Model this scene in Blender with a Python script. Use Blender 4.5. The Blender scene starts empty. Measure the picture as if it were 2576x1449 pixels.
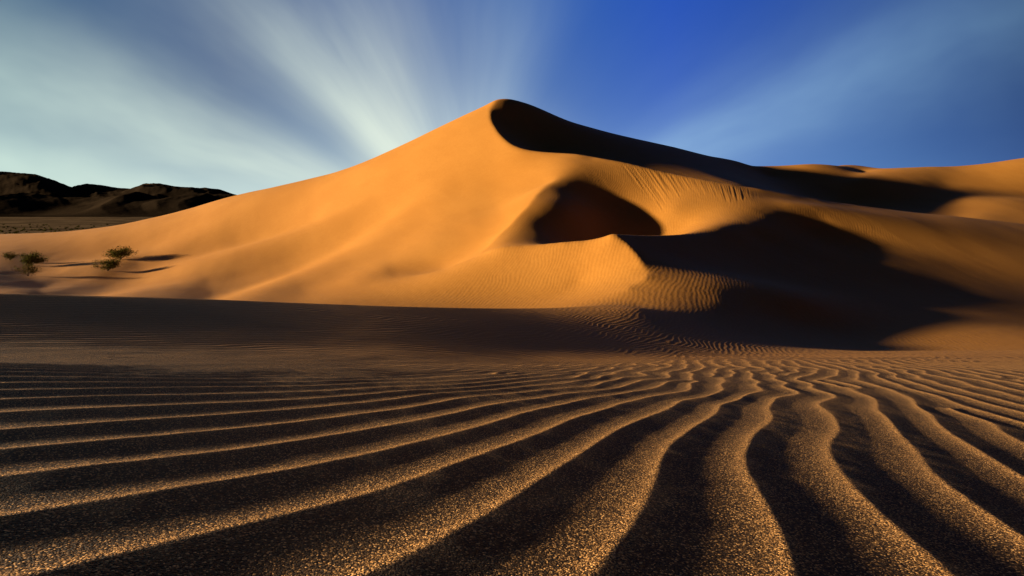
import bpy, math, random, time
import numpy as np

random.seed(7)
t00 = time.time()
sc = bpy.context.scene
COL = sc.collection
F, U0, VH = 512.0, 512.0, 211.0        # focal length and principal column, horizon row (1024-wide frame)
H0 = 0.5                               # eye height over the sand at the camera

SUN_EL, SUN_AZ = 9.0, 8.0             # elevation; degrees the sun stands behind the camera's left side

# ------------------------------------------------------------------ helpers
def link(o, parent=None):
    COL.objects.link(o)
    if parent is not None:
        o.parent = parent
    return o

def tag(o, label=None, cat=None, group=None, kind=None):
    for k, v in (('label', label), ('category', cat), ('group', group), ('kind', kind)):
        if v:
            o[k] = v
    return o

def mesh_from(name, verts, faces, mats=()):
    m = bpy.data.meshes.new(name)
    m.from_pydata([tuple(v) for v in verts], [], faces)
    for x in mats:
        m.materials.append(x)
    return m

class N:
    """small node-building helper"""
    def __init__(self, tree):
        self.t = tree
        tree.nodes.clear()
    def new(self, typ, **kw):
        n = self.t.nodes.new(typ)
        for k, v in kw.items():
            setattr(n, k, v)
        return n
    def put(self, sock, v):
        if hasattr(v, 'is_output'):
            self.t.links.new(v, sock)
        else:
            sock.default_value = v
    def math(self, op, a, b=None, c=None, clamp=False):
        n = self.new('ShaderNodeMath', operation=op, use_clamp=clamp)
        for i, v in enumerate((a, b, c)):
            if v is not None:
                self.put(n.inputs[i], v)
        return n.outputs[0]
    def mix(self, fac, a, b, blend='MIX'):
        n = self.new('ShaderNodeMix', data_type='RGBA', blend_type=blend)
        self.put(n.inputs[0], fac); self.put(n.inputs[6], a); self.put(n.inputs[7], b)
        return n.outputs[2]
    def ramp(self, fac, stops, interp='EASE'):
        n = self.new('ShaderNodeValToRGB')
        r = n.color_ramp
        r.interpolation = interp
        while len(r.elements) > 1:
            r.elements.remove(r.elements[0])
        for i, (p, c) in enumerate(stops):
            e = r.elements[0] if i == 0 else r.elements.new(p)
            e.position = p
            e.color = c if len(c) == 4 else (*c, 1)
        self.put(n.inputs[0], fac)
        return n.outputs[0]
    def rangemap(self, v, a, b, c=0.0, d=1.0, smooth=True):
        n = self.new('ShaderNodeMapRange', interpolation_type='SMOOTHSTEP' if smooth else 'LINEAR')
        for i, x in enumerate((v, a, b, c, d)):
            self.put(n.inputs[i], x)
        return n.outputs[0]
    def noise(self, vec, scale, detail=3.0, rough=0.5, dim='3D', w=None):
        n = self.new('ShaderNodeTexNoise', noise_dimensions=dim)
        if vec is not None and dim != '1D':
            self.put(n.inputs['Vector'], vec)
        if w is not None:
            self.put(n.inputs['W'], w)
        n.inputs['Scale'].default_value = scale
        n.inputs['Detail'].default_value = detail
        n.inputs['Roughness'].default_value = rough
        return n.outputs[0]

def s2l(r, g, b):
    f = lambda c: c / 12.92 if c <= 0.04045 else ((c + 0.055) / 1.055) ** 2.4
    return (f(r / 255), f(g / 255), f(b / 255))

def S(x, a, b):
    t = np.clip((x - a) / (b - a), 0, 1)
    return t * t * (3 - 2 * t)

def pnoise(x, y, seed=0):
    """2-D gradient noise, about -1..1"""
    xi = np.floor(x).astype(np.int64); yi = np.floor(y).astype(np.int64)
    fx = x - xi; fy = y - yi
    def g(ix, iy, dx, dy):
        h = (ix * 374761393 + iy * 668265263 + seed * 974634777) & 0xffffffff
        h = ((h ^ (h >> 13)) * 1274126177) & 0xffffffff
        h = h ^ (h >> 16)
        an = (h & 0xffff) * (2 * math.pi / 65536)
        return np.cos(an) * dx + np.sin(an) * dy
    ux = fx * fx * fx * (fx * (fx * 6 - 15) + 10); uy = fy * fy * fy * (fy * (fy * 6 - 15) + 10)
    a = g(xi, yi, fx, fy); b = g(xi + 1, yi, fx - 1, fy)
    c = g(xi, yi + 1, fx, fy - 1); d = g(xi + 1, yi + 1, fx - 1, fy - 1)
    return 1.45 * ((a + (b - a) * ux) * (1 - uy) + (c + (d - c) * ux) * uy)

# ------------------------------------------------------------------ dune relief: ridge, foot and hollow lines (bearing column, row, distance m)
LINES = []
def L(pts, crease=False, w=1.0, smooth=True):
    LINES.append((np.array(pts, float), crease, w, smooth))

# main dune: left skyline, right skyline, brink
L([(-220,262,330),(-100,246,310),(0,238.5,290),(40,236,280),(80,232.5,270),(119,225.8,262),(159,214.7,255),(199,203.5,250),(238.5,193.6,245),
   (278,185.6,240),(310,177.7,236),(346,170,230),(374,160,224),(397.5,149,219),(437,129,211),(470,112.5,206),(489.6,103,203),(496,99.8,202)])
L([(-220,290,420),(0,268,390),(119,252,360),(238,222,330),(346,200,310),(437,165,290),(489,140,275),(560,155,290),(676,180,300)], w=.5)
L([(0,243,310),(119,231,280),(199,209,266),(278,192,255),(346,177,245),(397,157,234),(450,131,223),(489,112,215)],w=.5)
L([(496,99.8,202),(502,98.7,205.5),(508.4,98.8,209),(526,102.9,212),(542,109.7,217),(560,118.5,223),(583,126,230),(600,131.4,235),
   (620,137,240),(676,149,252),(700,155,256),(735,161,260),(742,163,261)])
L([(496,99.8,202),(492.8,103.5,199.3),(490.3,108,196),(489.5,112,192),(490,117,187.5),(493,124,181),(498,132,174),(503,138,169),(509,143,165),(519,147,161),(536,150,157),(556,152,153),
   (576,153.5,149),(600,157.5,145),(620,161,142),(676,173.7,136),(715,181,132),(755,187.6,130),(795,195,130),(835,202,132),(874,207.5,136),
   (914,212.3,140),(954,216,144),(1024,224,150),(1120,236,156),(1240,250,160)], crease=True)
# dark east face between brink and skyline: hollow close behind the brink, then up to the skyline
L([(503,114,194),(520,130,189),(545,146.5,184),(575,154.5,180),(620,163,176),(676,173,172),(740,185,166)],w=.6)
L([(535,153.5,166),(575,161,161),(620,172,156),(676,185,150),(740,196,146)],w=.6)
L([(503,105,220),(542,116,230),(583,131,243),(620,143,254),(676,155,266),(742,169,275)],w=.6)
# hollow behind the brink at right, then the rear slope and rear ridges
L([(880,212,158),(954,222,165),(1024,229,172),(1150,240,180)], w=.6)
L([(850,204,222),(900,203.8,222),(930,203.8,222),(950,202.5,222),(972,199,222),(1000,199,222),(1100,209,226),(1240,224,232)], w=.6)
L([(865,178,246),(900,181,246),(925,183.5,247),(945,187.5,247),(965,188,248),(1024,189,250),(1120,192,250)], w=.5)
L([(880,213,193),(930,216.5,193),(950,217.5,193),(975,216,193),(1024,219,193),(1150,228,198)],w=.5)
L([(742,166,264),(765,166,266),(784,165.7,266),(812,163.9,268),(834,165.7,269),(850,169,270),(862,173,271)])
L([(770,176,250),(812,176,250),(850,178,250)],w=.5)
L([(765,174,290),(812,174,290)],w=.6)
L([(830,168,292),(838,165.8,293),(857,165.4,294),(874,168.3,295),(890,172,296)])
L([(830,178,325),(890,180,325),(960,180,325),(1240,170,325)],w=.5)
L([(866,171.5,272),(880,169.3,273),(896,168.2,274),(927,167.2,276),(962.5,167.7,276),(989,165.7,275),(1024,161.5,274),(1120,156,274),(1240,156,274)])
L([(-220,262,428),(0,254,428),(300,250,428),(500,250,428),(700,250,428),(900,250,428),(1240,250,428)], w=.5)
# lit left face, contours of equal distance
L([(-220,263,160),(0,257.5,160),(100,257.5,160),(200,245.5,160),(300,223,160),(400,193,160),(470,168,160),(519,147.5,160.5)], w=.3)
L([(-220,278,128),(0,273,128),(100,276,128),(238,263.5,128),(400,226,128),(500,199,128),(552,181,128)], w=.3)
L([(-220,287,100),(0,284,100),(100,286.5,100),(238,281.5,100),(400,253,100),(505,222,100)], w=.3)
L([(-220,300,84),(0,294.5,84),(100,294.5,84),(238,292.5,84),(400,275,84),(475,253,84)], w=.3)
# ridge left of the bowl
L([(594,156.5,146.5),(575,165,138),(556,178,129),(545,187,121.5)])
L([(545,187,121.5),(538.5,192.5,117),(530,202,110),(515,216,102),(500,230,95),(487,242,89),(475,253,84)], crease=True)
# bowl floor
L([(538,194,116),(556,196,116),(572,200,116),(588,208,116),(608,219,116),(640,220,116),(676,208,116)], w=.12)
L([(530,203,109),(549,205.5,109),(566,210,109),(580,219,109),(600,234,109),(640,238,109),(676,229,109),(700,219,109)], w=.12)
L([(502,228,96),(528,231.5,96),(546,235.5,96),(562,243,96),(588,256,96),(640,256,96)], w=.12)
L([(549,185,124),(566,187.5,124),(588,195,124),(620,202,124),(650,200,124)], w=.12)
# middle dune: left crest, right rim, brink of the nose
L([(440,265,86),(475,253,84),(494,248,82),(530,246,80),(566,242,78),(589,240,77),(604,236.5,76),(611.5,233.4,75.5)], crease=True)
L([(611.5,233.4,75.5),(630,234.4,78),(662,235,83),(682,234,87),(690,233.4,89)], crease=True)
L([(690,233.4,89),(701.5,231.8,92),(721,227,97),(734,222.7,102),(747,215,109)])
L([(747,215,109),(756,207,114),(765,202,118)])
L([(611.5,233.4,75.5),(617,236.5,74.7),(622.5,240,74),(630,247,72),(636,254.4,70),(641.3,263.5,67.5),(647,271.2,65.5),(645.8,277.7,63),(640.7,283.5,61.5),(627.7,288,60)], crease=True)
# ground at right of the middle dune, contours of equal distance
L([(770,196,125),(826,205,125),(880,213,125),(954,224.5,125),(1024,236.5,125),(1240,273,125)], w=.3)
L([(790,204.7,118),(815,208.5,118),(826,210.5,118),(880,220,118),(954,234,118),(1024,247,118),(1240,284,118)], w=.2)
L([(756,207,114),(775,209.3,114.5),(800,214,115),(822,219.5,115)], w=.25)
L([(747,215,109),(765,216.8,109.5),(785,220.8,110.5),(808,226.5,112),(840,232,112),(905,240.5,112),(958,248,112),(1024,257.5,112),(1240,294,112)], w=.2)
L([(734,222.7,102),(748,225.5,102),(770,232,102)], w=.2)
L([(721,227,97),(735,230,97.3),(760,238,98.5),(810,249,99),(860,257,100),(888,260,100),(958,271.5,100),(1024,282,100),(1240,318,100)], w=.3)
L([(701.5,231.8,92),(715,235,92),(738,243,92)], w=.2)
L([(682,234,87),(695,238,87),(730,251,87),(800,267,88),(880,281,88),(940,290,88),(985,294.5,88),(1024,300,88),(1240,336,88)], w=.4)
L([(640,244,75),(680,258,75),(740,273,76),(800,285,77),(900,301,77),(1000,313.5,77),(1024,317,77),(1240,352,77)], w=.4)
L([(647,272,65),(690,276.8,65),(715,280,65),(740,284.4,65),(765,289.5,65),(800,298,65)],w=.6)
L([(690,296.5,58),(725,302,58),(760,310,59),(841,328,60),(900,333,60),(1024,337,60),(1240,344,60)], w=.6)
# foot of the lit face and the fold behind the near ridge
L([(-220,305,70),(0,303,70),(200,303,70),(400,298,70),(520,288,70),(580,281,69)], w=.4)
L([(-220,305,32),(0,308,36),(100,310,38),(200,314,40),(300,315,44),(400,315,48),(480,314,52),(540,311,54)], w=.4)
# near ridge crest
L([(-220,289,14),(-100,292,16),(0,294,18),(100,296.3,20.6),(200,299,24),(300,303,28.2),(400,306.5,33),(470,308,38),(520,308.3,43),(560,307.6,47),(600,305.5,51)], crease=True)
L([(600,305.5,51),(640,306,53)])
L([(640,309,48),(700,323,48),(760,337,48),(841,348,48),(900,352,48),(1024,352,48),(1240,352,48)], w=.5)
# foot of the near ridge
L([(560,352.5,23),(600,352.5,25),(700,353,30),(800,352,35),(900,351,38),(1024,351,38),(1240,351,38)], w=.3)
for rel, vv in ((0.40, 359), (0.53, 348.5), (0.70, 329)):
    L([(u, vv + (0 if rel > .45 else .004 * (u - 250)), y * rel) for u, y in ((-220,14),(-100,16),(0,18),(100,20.6),(200,24),(300,28.2),(400,33),(470,38),(540,45))], w=.25)
# near plain
def plain(Y, s0=(0.157, 0.203, 0.239, 0.265, 0.308, 0.330)):
    us = (-220, 0, 300, 600, 1024, 1240)
    sa = [s0[0], s0[1]-.02, s0[2]-.012, s0[3]-.007, s0[4]-.01, s0[5]-.01]
    k = 0.024 * (1 - S(Y, 2.0, 5.0))
    L([(u, VH + F * (H0 / Y + s + k * ((u - 560) / 512 if u > 560 else 0.45 * (u - 560) / 512)), Y) for u, s in zip(us, sa)], w=.6)
for Y in (0.9, 1.5, 2.5, 4.0): plain(Y)
L([(500, VH+F*(H0/9+.257), 9), (700, VH+F*(H0/9+.266), 9), (1024, VH+F*(H0/9+.272), 9), (1240, VH+F*(H0/9+.28), 9)], w=.6)
L([(700, VH+F*(H0/18+.262), 18), (1024, VH+F*(H0/18+.264), 18), (1240, VH+F*(H0/18+.27), 18)], w=.6)
CREST = np.array([((u-U0)/F, math.log(y)) for u, y in ((-220,14),(-100,16),(0,18),(100,20.6),(200,24),(300,28.2),(400,33),(470,38),(520,43),(560,47),(600,51),(640,53),(680,54),(760,50),(841,46),(950,44),(1240,42))])

def densify(P, smooth):
    a = (P[:, 0] - U0) / F; q = np.log(P[:, 2]); T = (VH - P[:, 1]) / F
    C = np.stack([a, q, T], 1)
    if len(C) == 1:
        return C
    out = []
    n = len(C)
    for i in range(n - 1):
        p0 = C[max(i - 1, 0)]; p1 = C[i]; p2 = C[i + 1]; p3 = C[min(i + 2, n - 1)]
        if i == 0: p0 = 2 * p1 - p2
        if i == n - 2: p3 = 2 * p2 - p1
        k = max(2, int(np.hypot(p2[0] - p1[0], p2[1] - p1[1]) / 0.0025))
        t = np.linspace(0, 1, k, endpoint=False)[:, None]
        if smooth:
            # centripetal-like tangents by chord length keep the curve from overshooting
            d0 = np.linalg.norm(p1 - p0) + 1e-6; d1 = np.linalg.norm(p2 - p1) + 1e-6; d2 = np.linalg.norm(p3 - p2) + 1e-6
            m1 = ((p1 - p0) / d0 * d1 + (p2 - p1) / d1 * d0) / (d0 + d1) * d1
            m2 = ((p2 - p1) / d1 * d2 + (p3 - p2) / d2 * d1) / (d1 + d2) * d1
            h = (2*t**3 - 3*t**2 + 1) * p1 + (t**3 - 2*t**2 + t) * m1 + (-2*t**3 + 3*t**2) * p2 + (t**3 - t**2) * m2
        else:
            h = p1 + (p2 - p1) * t
        out.append(h)
    out.append(C[-1:])
    return np.concatenate(out)

A0, A1, Q0, Q1 = -1.42, 1.42, math.log(0.75), math.log(430.0)

def base_T(q):
    return -H0 * np.exp(-q)

def solve():
    pts = [(densify(P, s), c, w) for P, c, w, s in LINES]
    D = None
    for lev, (na, nq, its) in enumerate(((104, 100, 600), (208, 200, 500), (416, 400, 350), (832, 800, 160))):
        ha = (A1 - A0) / (na - 1); hq = (Q1 - Q0) / (nq - 1); h = math.sqrt(ha * hq)
        cr = np.zeros((nq, na), bool)
        I, J, V, W = [], [], [], []
        for C, crease, w in pts:
            x = (C[:, 0] - A0) / ha; y = (C[:, 1] - Q0) / hq
            ok = (x > 0.01) & (x < na - 1.01) & (y > 0.01) & (y < nq - 1.01)
            x, y, v = x[ok], y[ok], (C[:, 2] - base_T(C[:, 1]))[ok]
            # thin to about one sample per cell
            key = (np.round(y * 1.0).astype(int)) * 100000 + np.round(x * 1.0).astype(int)
            _, idx = np.unique(key, return_index=True)
            I.append(y[idx]); J.append(x[idx]); V.append(v[idx]); W.append(np.full(len(idx), w))
            if crease:
                yy = np.round(y).astype(int); xx = np.round(x).astype(int)
                cr[yy, xx] = True
                for k in range(len(yy) - 1):           # 4-connected raster
                    if yy[k] != yy[k + 1] and xx[k] != xx[k + 1]:
                        cr[yy[k], xx[k + 1]] = True
        I = np.concatenate(I); J = np.concatenate(J); V = np.concatenate(V); W = np.concatenate(W) * 4.0
        i0 = np.floor(I).astype(int); j0 = np.floor(J).astype(int); fi = I - i0; fj = J - j0
        n00 = i0 * na + j0
        idx4 = (n00, n00 + 1, n00 + na, n00 + na + 1)
        w4 = ((1 - fi) * (1 - fj), (1 - fi) * fj, fi * (1 - fj), fi * fj)
        waa = (~cr[:, 1:-1]) * (h / ha) ** 4
        wqq = (~cr[1:-1, :]) * (h / hq) ** 4
        k4 = cr[:-1, :-1] | cr[1:, :-1] | cr[:-1, 1:] | cr[1:, 1:]
        waq = (~k4) * 2.0
        tau = (h / 0.22) ** 2
        ta, tq = tau * (h / ha) ** 2, tau * (h / hq) ** 2
        def Aop(X):
            Y = np.zeros_like(X)
            g = waa * (X[:, :-2] - 2 * X[:, 1:-1] + X[:, 2:]); Y[:, :-2] += g; Y[:, 1:-1] -= 2 * g; Y[:, 2:] += g
            g = wqq * (X[:-2] - 2 * X[1:-1] + X[2:]); Y[:-2] += g; Y[1:-1] -= 2 * g; Y[2:] += g
            g = waq * (X[1:, 1:] - X[1:, :-1] - X[:-1, 1:] + X[:-1, :-1])
            Y[1:, 1:] += g; Y[1:, :-1] -= g; Y[:-1, 1:] -= g; Y[:-1, :-1] += g
            g = ta * (X[:, 1:] - X[:, :-1]); Y[:, 1:] += g; Y[:, :-1] -= g
            g = tq * (X[1:] - X[:-1]); Y[1:] += g; Y[:-1] -= g
            x = X.ravel()
            r = W * sum(a * x[i] for a, i in zip(w4, idx4))
            y = Y.ravel()
            y += sum(np.bincount(i, weights=a * r, minlength=na * nq) for a, i in zip(w4, idx4))
            return Y
        b = sum(np.bincount(i, weights=a * W * V, minlength=na * nq) for a, i in zip(w4, idx4)).reshape(nq, na)
        diag = np.full((nq, na), 2 * ta + 2 * tq)
        diag[:, :-2] += waa; diag[:, 1:-1] += 4 * waa; diag[:, 2:] += waa
        diag[:-2] += wqq; diag[1:-1] += 4 * wqq; diag[2:] += wqq
        diag[1:, 1:] += waq; diag[1:, :-1] += waq; diag[:-1, 1:] += waq; diag[:-1, :-1] += waq
        diag += sum(np.bincount(i, weights=a * a * W, minlength=na * nq) for a, i in zip(w4, idx4)).reshape(nq, na)
        if D is None:
            X = np.full((nq, na), -0.2)
        else:
            pq, pa = D.shape
            gi = np.linspace(0, pq - 1, nq); gj = np.linspace(0, pa - 1, na)
            X = interp_mat(gi, pq) @ D @ interp_mat(gj, pa).T
        R = b - Aop(X); Z = R / diag; Pd = Z.copy(); rz = (R * Z).sum(); r0 = math.sqrt((R * R).sum())
        for it in range(its):
            Q = Aop(Pd); al = rz / (Pd * Q).sum()
            X = X + al * Pd; R = R - al * Q; Z = R / diag; rn = (R * Z).sum()
            Pd = Z + (rn / rz) * Pd; rz = rn
        print('solve level', lev, na, nq, 'res', math.sqrt((R * R).sum()) / (r0 + 1e-12), round(time.time() - t00, 1))
        D = X
    return D

def interp_mat(g, n):
    """Catmull-Rom interpolation rows for sample positions g on a grid of n"""
    i = np.clip(np.floor(g).astype(int), 0, n - 2); t = g - i
    w = np.stack([-t**3/2 + t**2 - t/2, 1.5*t**3 - 2.5*t**2 + 1, -1.5*t**3 + 2*t**2 + t/2, t**3/2 - t**2/2])
    M = np.zeros((len(g), n))
    r = np.arange(len(g))
    for k in range(4):
        np.add.at(M, (r, np.clip(i + k - 1, 0, n - 1)), w[k])
    return M

RIP = 1.0
D = solve()
for _ in range(2):                     # soften the grid steps along the crests by less than a cell
    D[1:-1] = 0.25 * D[:-2] + 0.5 * D[1:-1] + 0.25 * D[2:]
    D[:, 1:-1] = 0.25 * D[:, :-2] + 0.5 * D[:, 1:-1] + 0.25 * D[:, 2:]

# ------------------------------------------------------------------ terrain grid
NA = 1500
av = np.concatenate([np.linspace(-3.4, -1.38, 90, endpoint=False), np.linspace(-1.38, -1.03, 120, endpoint=False), np.linspace(-1.03, 1.03, NA), np.linspace(1.03, 1.38, 121)[1:], np.linspace(1.38, 3.4, 91)[1:]])
qs = [math.log(0.22 + 0.02 * k) for k in range(29)] + [math.log(0.8)]
while qs[-1] < math.log(424):
    Y = math.exp(qs[-1])
    step = min(0.012, (0.010 if Y < 3 else 0.02 if Y < 9 else 0.04 if Y < 20 else 0.085) / Y if Y < 62 else 0.0045)
    qs.append(qs[-1] + max(step, 0.0014))
qv = np.array(qs)
nq, na = len(qv), len(av)
print('grid', nq, na)
Dm = interp_mat((np.maximum(qv, Q0) - Q0) / (Q1 - Q0) * (D.shape[0] - 1), D.shape[0]) @ D @ interp_mat((np.clip(av, -1.38, 1.38) - A0) / (A1 - A0) * (D.shape[1] - 1), D.shape[1]).T
Yg = np.exp(qv)[:, None] * np.ones((1, na))
Xg = Yg * av[None, :]
Tg = Dm + base_T(qv)[:, None]
Zbase = Tg * Yg

def surf(a, Y):
    """base terrain height at bearing a, distance Y"""
    x = np.interp(a, av, np.arange(na)); y = np.interp(math.log(Y), qv, np.arange(nq))
    i, j = int(min(y, nq - 2)), int(min(x, na - 2)); fy, fx = y - i, x - j
    return float((Zg[i, j] * (1 - fx) + Zg[i, j + 1] * fx) * (1 - fy) + (Zg[i + 1, j] * (1 - fx) + Zg[i + 1, j + 1] * fx) * fy)

def hit(u, v, y0=20.0):
    """first point of the terrain seen at bearing column u, row v, beyond y0"""
    j = int(round(np.interp((u - U0) / F, av, np.arange(na))))
    t = (VH - v) / F
    c = Zg[:, j] / Yg[:, j]
    k = np.nonzero((c >= t) & (Yg[:, j] > y0))[0]
    return ((u - U0) / F, float(Yg[k[0], j])) if len(k) else None

# wind ripples: straight megaripples that run away to the right, bending and breaking farther out
YCR = np.exp(np.interp(av, CREST[:, 0], CREST[:, 1]))      # distance of the near ridge's crest along each bearing
LAM = 0.42
def ripples():
    X, Y = Xg, Yg
    far = S(Y, 3.2, 9.0)
    wz = 0.07 * pnoise(X / 0.9, Y / 1.6, 1) + 0.16 * pnoise(X / 2.6, Y / 3.4, 2)
    kink = 0.17 * S(Y, 3.0, 5.0) * (1 - 0.5 * S(Y, 10, 16)) * pnoise(X / 1.1 + 7, Y / 1.3, 3)
    wf = far * (0.40 * S(Y, 9, 20) * pnoise(X / 3.0, Y / 3.0, 4) + 1.2 * pnoise(X / 9.0, Y / 10.0, 5))
    ph = (X - 0.51 * Y + wz + kink + wf) / LAM + 0.36
    # forks, where one ripple splits in two
    rr = random.Random(5)
    spots = [(rr.uniform(-.9, .95) * y, y, rr.choice((-1, 1))) for y in [rr.uniform(5.0, 9) for _ in range(9)] + [rr.uniform(9, 45) for _ in range(40)]]
    for x0, y0, sg in spots:
        ph = ph + sg * np.arctan2(Y - y0, X - x0) / (2 * math.pi)
    f = ph - np.floor(ph)
    up = 0.52                              # windward face steepening to the crest, then a long even lee; the crest is rounded
    ft = np.arange(512) / 512.0
    x1 = np.clip(ft / up, 0, 1); x2 = np.clip((1 - ft) / (1 - up), 0, 1)
    tab = np.where(ft < up, x1 ** 2.6, x2 ** 1.05)
    ker = np.exp(-0.5 * (np.arange(-64, 65) / 10.0) ** 2); ker /= ker.sum()
    tab = np.convolve(np.concatenate([tab[-64:], tab, tab[:64]]), ker, 'valid')
    p = 2.0 * np.interp(f, np.arange(513) / 512.0, np.append(tab, tab[0])) - 0.8
    amp = 0.0072 * (1 + 0.12 * pnoise(X / 1.7, Y / 1.7, 6))
    amp = amp * (1 - 0.15 * S(Y, 6, 22)) * (1 - 0.72 * S(Y, 36, 56)) * (1 - S(Y, 56, 72))
    rel = Y / YCR[None, :]
    amp *= 1 - 0.25 * S(rel, 0.17, 0.30) * (1 - S(rel, 0.46, 0.62)) * S(-av[None, :], -0.35, 0.05)
    global CREST_LIT
    CREST_LIT = np.exp(-(((f - 0.50 + 0.5) % 1.0 - 0.5) / 0.14) ** 2)      # paler crest granules, painting the narrow lit strip and dim troughs into colour
    dz = amp * p
    dz += 0.0016 * pnoise(X / 0.17, Y / 0.17, 8) * (1 - S(Y, 5, 12))
    dz += 0.0015 * pnoise(X / 1.3, Y / 1.3, 9) * (1 - S(Y, 20, 50))
    return dz

Zg = Zbase.copy()
# ---- folds on the faces of the big dune (soft gullies: lit on the side that climbs to the right, dim on the other)
Ug = U0 + F * av
Vg = VH - F * Tg                                            # row at which each bit of the bare relief is seen
rowmax = np.maximum.accumulate(Tg, axis=0)
SEEN = (Tg >= rowmax - 0.004) & (Yg > 50)
dT = np.zeros_like(Tg)

def fold(pts, amp, wu, wl, ends=0.25):
    """gully along pts (column, row); amp in rows of depth; wu / wl width above and below the line"""
    P = np.array(pts, float)
    m = max(wu, wl) * 3 + ends * np.hypot(np.diff(P[:, 0]), np.diff(P[:, 1])).sum()
    j0, j1 = np.searchsorted(Ug, (P[:, 0].min() - m, P[:, 0].max() + m))
    rows = np.nonzero((SEEN[:, j0:j1] & (Vg[:, j0:j1] > P[:, 1].min() - m) & (Vg[:, j0:j1] < P[:, 1].max() + m)).any(1))[0]
    i0, i1 = rows[0], rows[-1] + 1
    u = Ug[None, j0:j1] + np.zeros((i1 - i0, 1)); v = Vg[i0:i1, j0:j1]
    best = np.full(u.shape, 1e9); sg = np.zeros(u.shape); tt = np.zeros(u.shape)
    seg = np.hypot(np.diff(P[:, 0]), np.diff(P[:, 1])); tot = seg.sum(); acc = 0.0
    for k in range(len(P) - 1):
        d = P[k + 1] - P[k]; l = seg[k]
        pr = ((u - P[k, 0]) * d[0] + (v - P[k, 1]) * d[1]) / l
        lo = -1e9 if k == 0 else 0.0; hi = 1e9 if k == len(P) - 2 else l
        pc = np.clip(pr, lo, hi)
        ex = u - P[k, 0] - pc * d[0] / l; ey = v - P[k, 1] - pc * d[1] / l
        r = np.hypot(ex, ey); c = (d[0] * ey - d[1] * ex) / l
        nb = r < best
        best = np.where(nb, r, best); sg = np.where(nb, c, sg); tt = np.where(nb, (acc + pc) / tot, tt)
        acc += l
    w = np.where(sg < 0, wu, wl)
    e = np.clip(1 - np.maximum(0, -tt) / ends - np.maximum(0, tt - 1) / ends, 0, 1) * S(tt, -ends, ends) * S(1 - tt, -ends, ends)
    vis = S(rowmax[i0:i1, j0:j1] - Tg[i0:i1, j0:j1], 0.02, 0.0) * S(Yg[i0:i1, j0:j1], 56, 66)
    dT[i0:i1, j0:j1] -= amp / F * np.exp(-(best / w) ** 2) * e * vis

fold([(214,286),(262,264.5),(300,246.5),(340,227.5),(385,202)], 17.0, 27, 14, 0.55)
fold([(40,291),(100,283.5),(175,270)], 9.0, 14, 10, 0.5)
fold([(140,257),(165,249),(210,235),(260,218),(315,199)], 14.0, 22, 13, 0.45)
fold([(30,259),(100,246),(150,232),(200,212)], 9.0, 17, 10, 0.5)
fold([(394,264),(440,251),(480,233),(507,214)], 12.0, 22, 13, 0.45)
fold([(235,223),(300,204),(355,186)], 8.0, 16, 12, 0.6)
fold([(415,273),(450,260),(480,249)], 2.2, 11, 9, 0.6)
fold([(300,279),(365,248),(425,216)], 10.0, 26, 20, 0.6)
fold([(460,192),(500,178),(540,170)], 5.0, 17, 16, 0.7)
fold([(150,288),(200,279),(250,266)], 3.0, 14, 12, 0.6)
fold([(0,283),(40,279),(80,272)], 4.0, 8, 6, 0.5)
fold([(5,272),(35,270),(60,266)], 2.5, 5, 5, 0.5)

def blur(A, s0, s1):
    for ax, s in ((0, s0), (1, s1)):
        r = int(3 * s); k = np.exp(-0.5 * (np.arange(-r, r + 1) / s) ** 2); k /= k.sum()
        A = np.apply_along_axis(lambda x: np.convolve(np.pad(x, r, mode='edge'), k, 'valid'), ax, A)
    return A
rows_ = np.nonzero(np.abs(dT).max(1) > 0)[0]; cols_ = np.nonzero(np.abs(dT).max(0) > 0)[0]
bx = (slice(max(rows_[0] - 30, 0), rows_[-1] + 30), slice(max(cols_[0] - 30, 0), cols_[-1] + 30))
dT[bx] = blur(dT[bx], 4.0, 5.0) * (Yg[bx] > 50)

# slides of loose sand hanging from the brink
vb = np.interp(Ug, [560,576,600,620,676,715,755,795,835], [152,153.5,157.5,161,173.7,181,187.6,195,202])
j0, j1 = np.searchsorted(Ug, (606, 800))
sub = (slice(None), slice(j0, j1))
below = Vg[sub] - vb[None, j0:j1]
slant = np.interp(Ug[j0:j1], [610,660,700,740,800], [0.95,0.85,0.6,0.25,0.1])[None, :]
kap = Ug[None, j0:j1] - slant * below
lng = np.interp(kap, [606,622,640,655,690,740,790], [10,50,52,34,24,20,12]) * (0.75 + 0.4 * pnoise(kap / 5.0, kap * 0 + 3.3, 31))
win = S(below, 1.0, 4.5) * (1 - S(below, lng * 0.8, lng)) * SEEN[sub] * S(kap, 612, 624) * (1 - S(kap, 735, 762))
nz = pnoise(kap / 2.6, below / 30.0, 32) + 0.7 * pnoise(kap / 1.2, below / 18.0, 33) + 0.35 * pnoise(kap / 1.0, below / 2.0, 34) * (np.abs(kap - 632) < 9)
dT[sub] += win * 0.30 / F * nz * np.interp(kap, [612,640,700,790], [1.0,1.0,0.7,0.55])
Zg = Zg + dT * Yg
# broad unevenness of blown sand
big = S(Yg, 60, 90)
Zg += big * (0.05 * pnoise(Xg / 9.0, Yg / 14.0, 41) + 0.018 * pnoise(Xg / 3.5 + 0.15 * Yg, Yg / 11.0, 42))
CREST_LIT = None
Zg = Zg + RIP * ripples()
print('terrain', round(time.time() - t00, 1))

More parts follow.
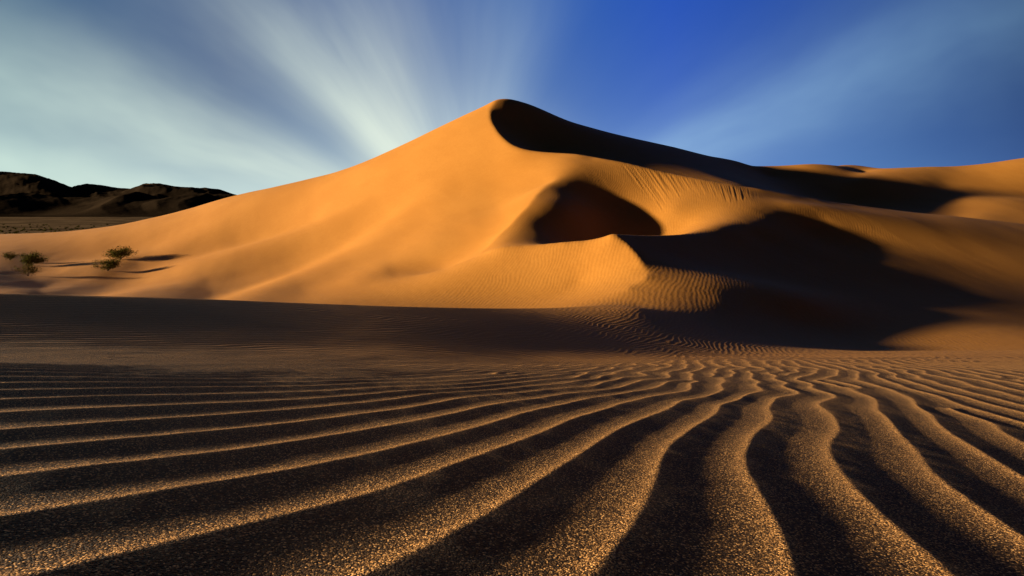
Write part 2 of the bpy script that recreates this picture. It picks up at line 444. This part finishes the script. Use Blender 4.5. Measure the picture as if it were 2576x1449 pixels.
# ------------------------------------------------------------------ materials
def sand_material():
    m = bpy.data.materials.new('sand'); m.use_nodes = True
    n = N(m.node_tree)
    out = n.new('ShaderNodeOutputMaterial'); b = n.new('ShaderNodeBsdfPrincipled')
    n.t.links.new(b.outputs[0], out.inputs[0])
    pos = n.new('ShaderNodeNewGeometry').outputs['Position']
    at = n.new('ShaderNodeAttribute', attribute_name='coarse').outputs['Fac']     # share of coarse dark granules
    # fine dune sand
    f1 = n.noise(pos, 0.05, 4, 0.55)
    fine = n.mix(n.rangemap(n.math('ADD', n.math('MULTIPLY', f1, 0.6), n.math('MULTIPLY', n.noise(pos, 1.3, 4, 0.7), 0.4)), 0.38, 0.62), (0.325, 0.134, 0.019, 1), (0.355, 0.152, 0.024, 1))
    # coarse granules: each grain its own tone
    vo = n.new('ShaderNodeTexVoronoi', feature='F1'); n.put(vo.inputs['Vector'], pos); vo.inputs['Scale'].default_value = 230.0
    sep = n.new('ShaderNodeSeparateColor'); n.t.links.new(vo.outputs['Color'], sep.inputs[0])
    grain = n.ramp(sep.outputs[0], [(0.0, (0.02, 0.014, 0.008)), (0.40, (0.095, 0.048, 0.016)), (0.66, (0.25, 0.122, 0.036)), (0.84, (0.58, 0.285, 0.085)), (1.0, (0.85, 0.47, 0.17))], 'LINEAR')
    crest_lit = n.new('ShaderNodeAttribute', attribute_name='crest').outputs['Fac']
    gm = n.math('MAXIMUM', n.rangemap(crest_lit, 0.0, 1.0, 0.34, 1.2, smooth=False), n.math('GREATER_THAN', sep.outputs[0], 0.90))  # paints crest light and trough shade into grain colour; brightest grains stay bright
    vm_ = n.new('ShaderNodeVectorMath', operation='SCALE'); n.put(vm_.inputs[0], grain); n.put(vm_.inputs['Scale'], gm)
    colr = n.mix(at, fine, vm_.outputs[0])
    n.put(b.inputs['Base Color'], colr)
    b.inputs['Roughness'].default_value = 0.75
    b.inputs['Specular IOR Level'].default_value = 0.15
    # relief of the grains, fading with distance as they fall below sight
    dome = n.math('MULTIPLY', n.math('SUBTRACT', 0.6, vo.outputs['Distance']), 1.0)
    vo2 = n.new('ShaderNodeTexVoronoi', feature='F1'); n.put(vo2.inputs['Vector'], pos); vo2.inputs['Scale'].default_value = 95.0
    hgt = n.math('ADD', n.math('MULTIPLY', dome, 0.0050), n.math('MULTIPLY', n.math('SUBTRACT', 0.6, vo2.outputs['Distance']), 0.0060))
    bp = n.new('ShaderNodeBump'); bp.inputs['Distance'].default_value = 1.0
    n.put(bp.inputs['Height'], hgt); n.put(bp.inputs['Strength'], n.math('MULTIPLY', at, 1.0))
    # faint wind ripples on the fine sand
    nz = n.noise(pos, 0.11, 2, 0.5)
    sx = n.new('ShaderNodeSeparateXYZ'); n.put(sx.inputs[0], pos)
    ph = n.math('ADD', n.math('MULTIPLY', sx.outputs[0], 11.0), n.math('ADD', n.math('MULTIPLY', sx.outputs[1], -4.0), n.math('MULTIPLY', nz, 40.0)))
    wv = n.math('SINE', ph)
    bp2 = n.new('ShaderNodeBump'); bp2.inputs['Distance'].default_value = 1.0
    n.put(bp2.inputs['Height'], n.math('ADD', n.math('MULTIPLY', wv, 0.006), n.math('ADD', n.math('MULTIPLY', n.noise(pos, 3.0, 4, 0.6), 0.02), n.math('MULTIPLY', n.noise(pos, 0.8, 5, 0.65), 0.07))))
    n.put(bp2.inputs['Strength'], n.math('MULTIPLY', n.math('SUBTRACT', 1.0, at), 0.6))
    n.t.links.new(bp.outputs[0], bp2.inputs['Normal'])
    n.t.links.new(bp2.outputs[0], b.inputs['Normal'])
    return m

SAND = sand_material()

def simple_mat(name, c1, c2, scale, rough=0.9, bump=0.0, bscale=1.0):
    m = bpy.data.materials.new(name); m.use_nodes = True
    n = N(m.node_tree)
    out = n.new('ShaderNodeOutputMaterial'); b = n.new('ShaderNodeBsdfPrincipled')
    n.t.links.new(b.outputs[0], out.inputs[0])
    pos = n.new('ShaderNodeNewGeometry').outputs['Position']
    f = n.noise(pos, scale, 5, 0.6)
    n.put(b.inputs['Base Color'], n.mix(n.rangemap(f, 0.35, 0.65), (*c1, 1), (*c2, 1)))
    b.inputs['Roughness'].default_value = rough
    b.inputs['Specular IOR Level'].default_value = 0.0
    if bump:
        bp = n.new('ShaderNodeBump'); bp.inputs['Distance'].default_value = bump
        n.put(bp.inputs['Height'], n.noise(pos, bscale, 6, 0.65))
        n.t.links.new(bp.outputs[0], b.inputs['Normal'])
    return m

# ------------------------------------------------------------------ terrain meshes
def grid_normals(X, Y, Z):
    dXj = np.gradient(X, axis=1); dYj = np.gradient(Y, axis=1); dZj = np.gradient(Z, axis=1)
    dXi = np.gradient(X, axis=0); dYi = np.gradient(Y, axis=0); dZi = np.gradient(Z, axis=0)
    nx = dYj * dZi - dZj * dYi; ny = dZj * dXi - dXj * dZi; nz = dXj * dYi - dYj * dXi
    l = np.sqrt(nx**2 + ny**2 + nz**2)
    return np.stack([nx / l, ny / l, nz / l], -1)

def grid_object(name, mask, mat):
    """the cells of the terrain grid where mask is true, as one mesh"""
    idx = np.arange(nq * na).reshape(nq, na)
    quad = np.stack([idx[:-1, :-1], idx[:-1, 1:], idx[1:, 1:], idx[1:, :-1]], -1)[mask].reshape(-1, 4)
    used, inv = np.unique(quad, return_inverse=True)
    inv = inv.reshape(-1).astype(np.int32)
    co = np.stack([Xg.ravel()[used], Yg.ravel()[used], Zg.ravel()[used]], 1).astype(np.float32)
    m = bpy.data.meshes.new(name)
    nf = len(quad)
    m.vertices.add(len(used)); m.vertices.foreach_set('co', co.ravel())
    m.loops.add(nf * 4); m.loops.foreach_set('vertex_index', inv)
    m.polygons.add(nf); m.polygons.foreach_set('loop_start', np.arange(0, nf * 4, 4, dtype=np.int32))
    m.polygons.foreach_set('use_smooth', np.ones(nf, bool))
    m.update()
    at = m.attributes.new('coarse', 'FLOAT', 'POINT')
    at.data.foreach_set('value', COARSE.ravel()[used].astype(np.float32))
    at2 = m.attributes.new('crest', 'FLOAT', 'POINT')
    at2.data.foreach_set('value', CREST_LIT.ravel()[used].astype(np.float32))
    m.normals_split_custom_set_from_vertices(NRM.reshape(-1, 3)[used].astype(np.float32))
    m.materials.append(mat)
    return link(bpy.data.objects.new(name, m))

NRM = grid_normals(Xg, Yg, Zg)
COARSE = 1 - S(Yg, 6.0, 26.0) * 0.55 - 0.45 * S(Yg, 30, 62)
cell = np.ones((nq - 1, na - 1), bool)
near = Yg[:-1, :-1] < YCR[None, :-1]
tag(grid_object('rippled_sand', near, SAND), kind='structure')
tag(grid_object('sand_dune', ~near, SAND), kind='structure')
print('meshes', round(time.time() - t00, 1))

# ------------------------------------------------------------------ sky
w = bpy.data.worlds.new('World'); sc.world = w; w.use_nodes = True
n = N(w.node_tree)
out = n.new('ShaderNodeOutputWorld'); bg = n.new('ShaderNodeBackground')
n.t.links.new(bg.outputs[0], out.inputs[0])
dirv = n.new('ShaderNodeTexCoord').outputs['Generated']
sp = n.new('ShaderNodeSeparateXYZ'); n.put(sp.inputs[0], dirv)
dx, dy, dz = sp.outputs
yy = n.math('MAXIMUM', dy, 0.08)
a = n.math('DIVIDE', dx, yy); t = n.math('DIVIDE', dz, yy)
# high thin cloud in parallel streets: on the ground they run away to one far point, so their bearing round that point tells them apart
comb = n.new('ShaderNodeCombineXYZ'); n.put(comb.inputs[0], a); n.put(comb.inputs[1], t)
wn = n.noise(comb.outputs[0], 2.2, 3, 0.5)
ang = n.math('DIVIDE', n.math('ARCTAN2', n.math('ADD', t, 0.06), n.math('ADD', a, 0.075)), math.pi)
ang = n.math('ADD', ang, n.math('MULTIPLY', n.math('SUBTRACT', wn, 0.5), 0.035))
def g(x): return (x, x, x)
st = n.ramp(ang, [(p, g(c)) for p, c in ((0, .15), (.06, .05), (.095, .25), (.133, 1.0), (.165, .35), (.22, .12), (.30, .10), (.37, .12), (.43, .58), (.46, .42), (.5, .4), (.56, .45),
                  (.62, .6), (.68, .85), (.735, 1.0), (.775, .6), (.813, .16), (.85, .5), (.895, 1.0), (.925, .45), (.95, .9), (1, .75))], 'B_SPLINE')
stv = n.new('ShaderNodeRGBToBW'); n.t.links.new(st, stv.inputs[0])
rr = n.math('SQRT', n.math('ADD', n.math('POWER', n.math('ADD', t, 0.06), 2.0), n.math('POWER', n.math('ADD', a, 0.075), 2.0)))
cm = n.new('ShaderNodeCombineXYZ'); n.put(cm.inputs[0], n.math('MULTIPLY', ang, 11.0)); n.put(cm.inputs[1], n.math('MULTIPLY', rr, 1.5))
fine = n.noise(cm.outputs[0], 1.0, 4, 0.55)
soft = n.rangemap(rr, 0.14, 0.36, 0.6, 0.0)
hi = n.rangemap(t, 0.10, 0.44, 1.0, 0.30, smooth=False)
dens = n.math('MULTIPLY', n.math('MULTIPLY', n.math('ADD', n.math('MULTIPLY', stv.outputs[0], n.math('SUBTRACT', 1.0, soft)), n.math('MULTIPLY', soft, n.rangemap(a, -0.1, 0.35, 0.85, 0.35))), hi), n.rangemap(fine, 0.28, 0.72, n.rangemap(rr, 0.25, 0.6, 0.82, 0.58), 1.22, smooth=False), clamp=True)
zen = n.ramp(n.rangemap(a, -1.1, 1.1, smooth=False), [(0.0, s2l(44, 88, 128)), (0.25, s2l(24, 62, 126)), (0.5, s2l(38, 90, 165)), (0.64, s2l(27, 76, 182)), (0.85, s2l(30, 66, 138)), (1.0, s2l(24, 48, 100))], 'LINEAR')
hor = n.ramp(n.rangemap(a, -1.1, 1.1, smooth=False), [(0.0, s2l(150, 192, 216)), (0.3, s2l(170, 205, 222)), (0.46, s2l(186, 214, 226)), (0.6, s2l(140, 180, 225)), (0.8, s2l(100, 148, 205)), (1.0, s2l(48, 82, 160))], 'LINEAR')
low = n.math('POWER', 2.718, n.math('MULTIPLY', n.math('MAXIMUM', t, 0.0), -9.5))
base = n.mix(low, zen, hor)
cl = n.ramp(n.rangemap(a, -1.1, 1.1, smooth=False), [(0.0, s2l(200, 226, 216)), (0.4, s2l(228, 240, 226)), (0.58, s2l(150, 188, 225)), (1.0, s2l(140, 186, 212))], 'LINEAR')
skyc = n.mix(dens, base, cl)
# unseen sky overhead and behind the camera, darkened to keep the shadows deep
front = n.math('MULTIPLY', n.rangemap(dy, 0.05, 0.55), n.rangemap(dz, 0.40, 0.62, 1.0, 0.0))
skyc = n.mix(front, (0.007, 0.014, 0.040, 1), skyc)
n.put(bg.inputs['Color'], skyc)
bg.inputs['Strength'].default_value = 1.0 / 2 ** 1.7

# ------------------------------------------------------------------ sun, camera, view
sd = bpy.data.lights.new('sun', 'SUN'); sd.energy = 5.0; sd.angle = math.radians(2.0); sd.color = (1.0, 0.80, 0.55)
so = link(bpy.data.objects.new('sun', sd))
e, az = math.radians(SUN_EL), math.radians(SUN_AZ)
from mathutils import Vector
sdir = Vector((-math.cos(e) * math.cos(az), -math.cos(e) * math.sin(az), math.sin(e)))
so.rotation_euler = sdir.to_track_quat('Z', 'Y').to_euler()
cd = bpy.data.cameras.new('camera'); cd.sensor_width = 36; cd.lens = 18; cd.clip_end = 60000; cd.clip_start = 0.05
cd.shift_y = -(288 - VH) / 1024.0
co = link(bpy.data.objects.new('camera', cd)); co.rotation_euler = (math.pi / 2, 0, 0)
sc.camera = co
sc.view_settings.view_transform = 'Standard'; sc.view_settings.look = 'None'; sc.view_settings.gamma = 1.0
sc.view_settings.exposure = 1.7
sc.cycles.max_bounces = 4; sc.cycles.diffuse_bounces = 1
print('done', round(time.time() - t00, 1))

# ------------------------------------------------------------------ valley floor and mountains
ZV = -26.0
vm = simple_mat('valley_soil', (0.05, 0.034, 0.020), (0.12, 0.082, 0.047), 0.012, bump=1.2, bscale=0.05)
bmv = [(-40000, 300, ZV), (40000, 300, ZV), (40000, 55000, ZV), (-40000, 55000, ZV)]
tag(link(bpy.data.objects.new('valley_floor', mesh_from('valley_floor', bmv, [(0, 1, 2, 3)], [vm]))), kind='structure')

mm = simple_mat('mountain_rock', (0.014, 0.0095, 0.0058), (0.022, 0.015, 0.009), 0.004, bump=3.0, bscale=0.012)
sky_u = [-260,-150,-60,0,30,55,70,100,130,146,152,166,180,195,207,218,225,234,238.5,244,252,262,280,300,360,420]
sky_v = [186,178,173,172.5,174,176,181,189.5,187,186.8,185.0,186,189.5,191.5,189.5,192,190,191,191,190,186,188,192,194,200,206]
sky_u = [-260,-150,-60,0,32,45,60,77,82,98,120,139,158,181,197,202,220,235,245,260,275,300,360,420]
sky_v = [186,178,173,172.5,174,178,184.5,188.5,186,184.8,188.5,189.5,183.3,187.5,188.7,188,190,194.5,197,199,201,203,207,210]
na2, nq2 = 700, 150
a2 = np.linspace(-1.6, -0.15, na2); q2 = np.linspace(math.log(2300), math.log(6500), nq2)
A2, Q2 = np.meshgrid(a2, q2); Y2 = np.exp(Q2); X2 = A2 * Y2
U2 = U0 + F * A2
wander = np.clip(np.abs(Q2 - math.log(4400)) / 0.12, 0, 1) * 60 * (pnoise(X2 / 900, Y2 / 700, 71) + 0.5 * pnoise(X2 / 350, Y2 / 300, 72))
Uw = U2 + wander
Ts = (VH - np.interp(Uw, sky_u, sky_v)) / F
Tf = (VH - np.interp(U2 + 45 * pnoise(X2 / 700, Y2 / 500, 73), [-260,0,20,45,70,100,130,150,170,200,230,260,420], [203,197,192,194,199,193,200,201,197,195,200,203,212])) / F
foot = ZV / Y2
env = np.maximum(foot - 0.001, foot + (Tf - foot) * S(Y2 + 350 * pnoise(X2 / 600, Y2 / 900, 74), 2600, 3350) * (1 - 0.55 * S(Y2, 3300, 3800)))
env = np.where(Y2 > 3500, np.maximum(env, foot + (Ts - foot) * S(Y2, 3300, 4400)), env)
env = env - S(Y2, 4450, 6000) * (env - foot) * 1.02
rid = sum((1 - np.abs(pnoise(X2 / sc_, Y2 / sc_, 60 + k))) * w_ for k, (sc_, w_) in enumerate(((520, 1.0), (230, 0.5), (110, 0.26), (55, 0.13)))) / 1.89 - 0.62
rel = np.clip((env - foot) / 0.06, 0, 1)
keep = 1 - 0.75 * np.exp(-((np.log(Y2) - math.log(4400)) / 0.05) ** 2)
Z2 = (env + rid * 0.024 * rel * keep) * Y2
idx = np.arange(na2 * nq2).reshape(nq2, na2)
fq = np.stack([idx[:-1, :-1], idx[:-1, 1:], idx[1:, 1:], idx[1:, :-1]], -1).reshape(-1, 4)
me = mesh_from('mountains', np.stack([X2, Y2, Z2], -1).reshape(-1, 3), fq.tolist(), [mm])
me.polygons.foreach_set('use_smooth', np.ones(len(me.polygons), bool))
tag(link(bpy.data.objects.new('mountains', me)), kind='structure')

# ------------------------------------------------------------------ shrubs
leaf_m = simple_mat('shrub_leaf', (0.055, 0.056, 0.012), (0.12, 0.105, 0.022), 6.0, rough=0.7)
stem_m = simple_mat('shrub_stem', (0.04, 0.03, 0.02), (0.07, 0.05, 0.033), 9.0)

def tube(vs, fs, pts, r0, r1, k=4):
    b0 = len(vs)
    for i, p in enumerate(pts):
        r = r0 + (r1 - r0) * i / (len(pts) - 1)
        for j in range(k):
            an = 2 * math.pi * j / k
            vs.append((p[0] + r * math.cos(an), p[1] + r * math.sin(an), p[2]))
    for i in range(len(pts) - 1):
        for j in range(k):
            fs.append((b0 + i*k + j, b0 + i*k + (j+1) % k, b0 + (i+1)*k + (j+1) % k, b0 + (i+1)*k + j))

def shrub_geometry(W, H, seed, nst, nleaf, leaf, lean=0.0):
    rnd = random.Random(seed)
    sv, sf, lv, lf = [], [], [], []
    tips = []
    for s in range(nst):
        an = rnd.uniform(0, 2 * math.pi); out = rnd.uniform(0.1, 1.0) ** 0.7
        ln = rnd.uniform(0.65, 1.08)
        tx, ty, tz = W/2 * out * math.cos(an) * ln + lean * W, W/2 * out * math.sin(an) * ln, H * (1.05 - 0.55 * out * out) * ln
        pts = []
        for i in range(6):
            f = i / 5
            pts.append((tx * f ** 1.2 + rnd.gauss(0, .02 * W) * f, ty * f ** 1.2 + rnd.gauss(0, .02 * W) * f, tz * f ** 0.85 - 0.12 * (1 - f)))
        tube(sv, sf, pts, 0.045, 0.012)
        tips += [(pts[3], .6), (pts[4], .8), (pts[5], 1.0), (pts[5], 1.0)]
        for b in range(3):
            i = rnd.randint(2, 4); p = pts[i]
            q = (p[0] + rnd.gauss(0, .12 * W), p[1] + rnd.gauss(0, .12 * W), p[2] + rnd.uniform(.02, .22) * H)
            tube(sv, sf, [p, ((p[0]+q[0])/2, (p[1]+q[1])/2, (p[2]+q[2])/2 + .03*H), q], 0.02, 0.008)
            tips.append((q, 0.9))
    for i in range(nleaf):
        p, sgm = rnd.choice(tips)
        g = 0.062 * W * sgm
        c = (p[0] + rnd.gauss(0, g), p[1] + rnd.gauss(0, g), max(0.03, p[2] + rnd.gauss(0, g * 0.8)))
        th, ph = rnd.uniform(0, 2*math.pi), math.acos(rnd.uniform(-1, 1))
        ux = (math.cos(th) * math.sin(ph), math.sin(th) * math.sin(ph), math.cos(ph))
        vx = Vector(ux).orthogonal().normalized()
        vx.rotate(__import__('mathutils').Quaternion(Vector(ux), rnd.uniform(0, 6.28)))
        l = leaf * rnd.uniform(0.6, 1.4); b0 = len(lv)
        for (x, y) in ((-.5, 0), (0, -.32), (.5, 0), (0, .32)):
            lv.append(tuple(c[k] + l * (x * ux[k] + y * vx[k]) for k in range(3)))
        lf.append((b0, b0+1, b0+2, b0+3))
    return sv, sf, lv, lf

def make_shrub(u, v, W_u, H_u, seed, label, nst=20, nleaf=4000, y0=60):
    a, Y = hit(u, v, y0)
    W, H = W_u * Y / F, H_u * Y / F
    r = bpy.data.objects.new('desert_shrub', None)
    r.location = (a * Y, Y, surf(a, Y)); r.empty_display_size = 0.5
    tag(link(r), label, 'shrub', 'shrubs on the sand at the foot of the dune')
    sv, sf, lv, lf = shrub_geometry(W, H, seed, nst, nleaf, 0.026 * W + 0.06)
    link(bpy.data.objects.new('branches', mesh_from('branches', sv, sf, [stem_m])), r)
    link(bpy.data.objects.new('foliage', mesh_from('foliage', lv, lf, [leaf_m])), r)
    print('shrub', u, v, round(Y), round(W, 1), round(H, 1))

make_shrub(108, 271, 23, 12, 3, 'dense dark green bush standing alone in front with a long shadow to its right')
make_shrub(121, 259.5, 28, 11, 4, 'wide low green bush just behind and above the dense dark bush')
make_shrub(28, 276, 22, 12, 5, 'sparse yellowish bush nearest the lower edge of the sand at far left', nst=12, nleaf=1300)
make_shrub(31, 266, 27, 12, 6, 'soft olive bush directly behind the sparse yellowish bush')
make_shrub(10, 260.5, 18, 8, 7, 'small dark bush at the left end of the cluster, against the shaded sand', nst=10, nleaf=1500)

# far shrubs dotted over the valley floor
fv, ff = [], []
_, _, lv, lf = shrub_geometry(3.4, 2.0, 21, 9, 260, 0.42)
far_me = mesh_from('valley_shrub', lv, lf, [leaf_m])
rnd = random.Random(12)
k = 0
while k < 90:
    v = 224.5 + 14.0 * rnd.random() ** 0.8
    u = rnd.uniform(-6, 150)
    if v > np.interp(u, [0, 40, 80, 119, 159], [238.5, 236, 232.5, 225.8, 214.7]) - 0.3:
        continue
    Y = -ZV * F / (v - VH)
    o = bpy.data.objects.new('valley_shrub', far_me)
    o.location = ((u - U0) / F * Y, Y, ZV)
    s_ = rnd.uniform(0.6, 1.5); o.scale = (s_ * 1.2, s_, s_ * rnd.uniform(0.7, 1.1)); o.rotation_euler.z = rnd.uniform(0, 6.28)
    tag(link(o), 'tiny dark shrub dotted on the flat valley floor below the mountains', 'shrub', 'shrubs dotted over the valley floor')
    k += 1
print('all', round(time.time() - t00, 1))
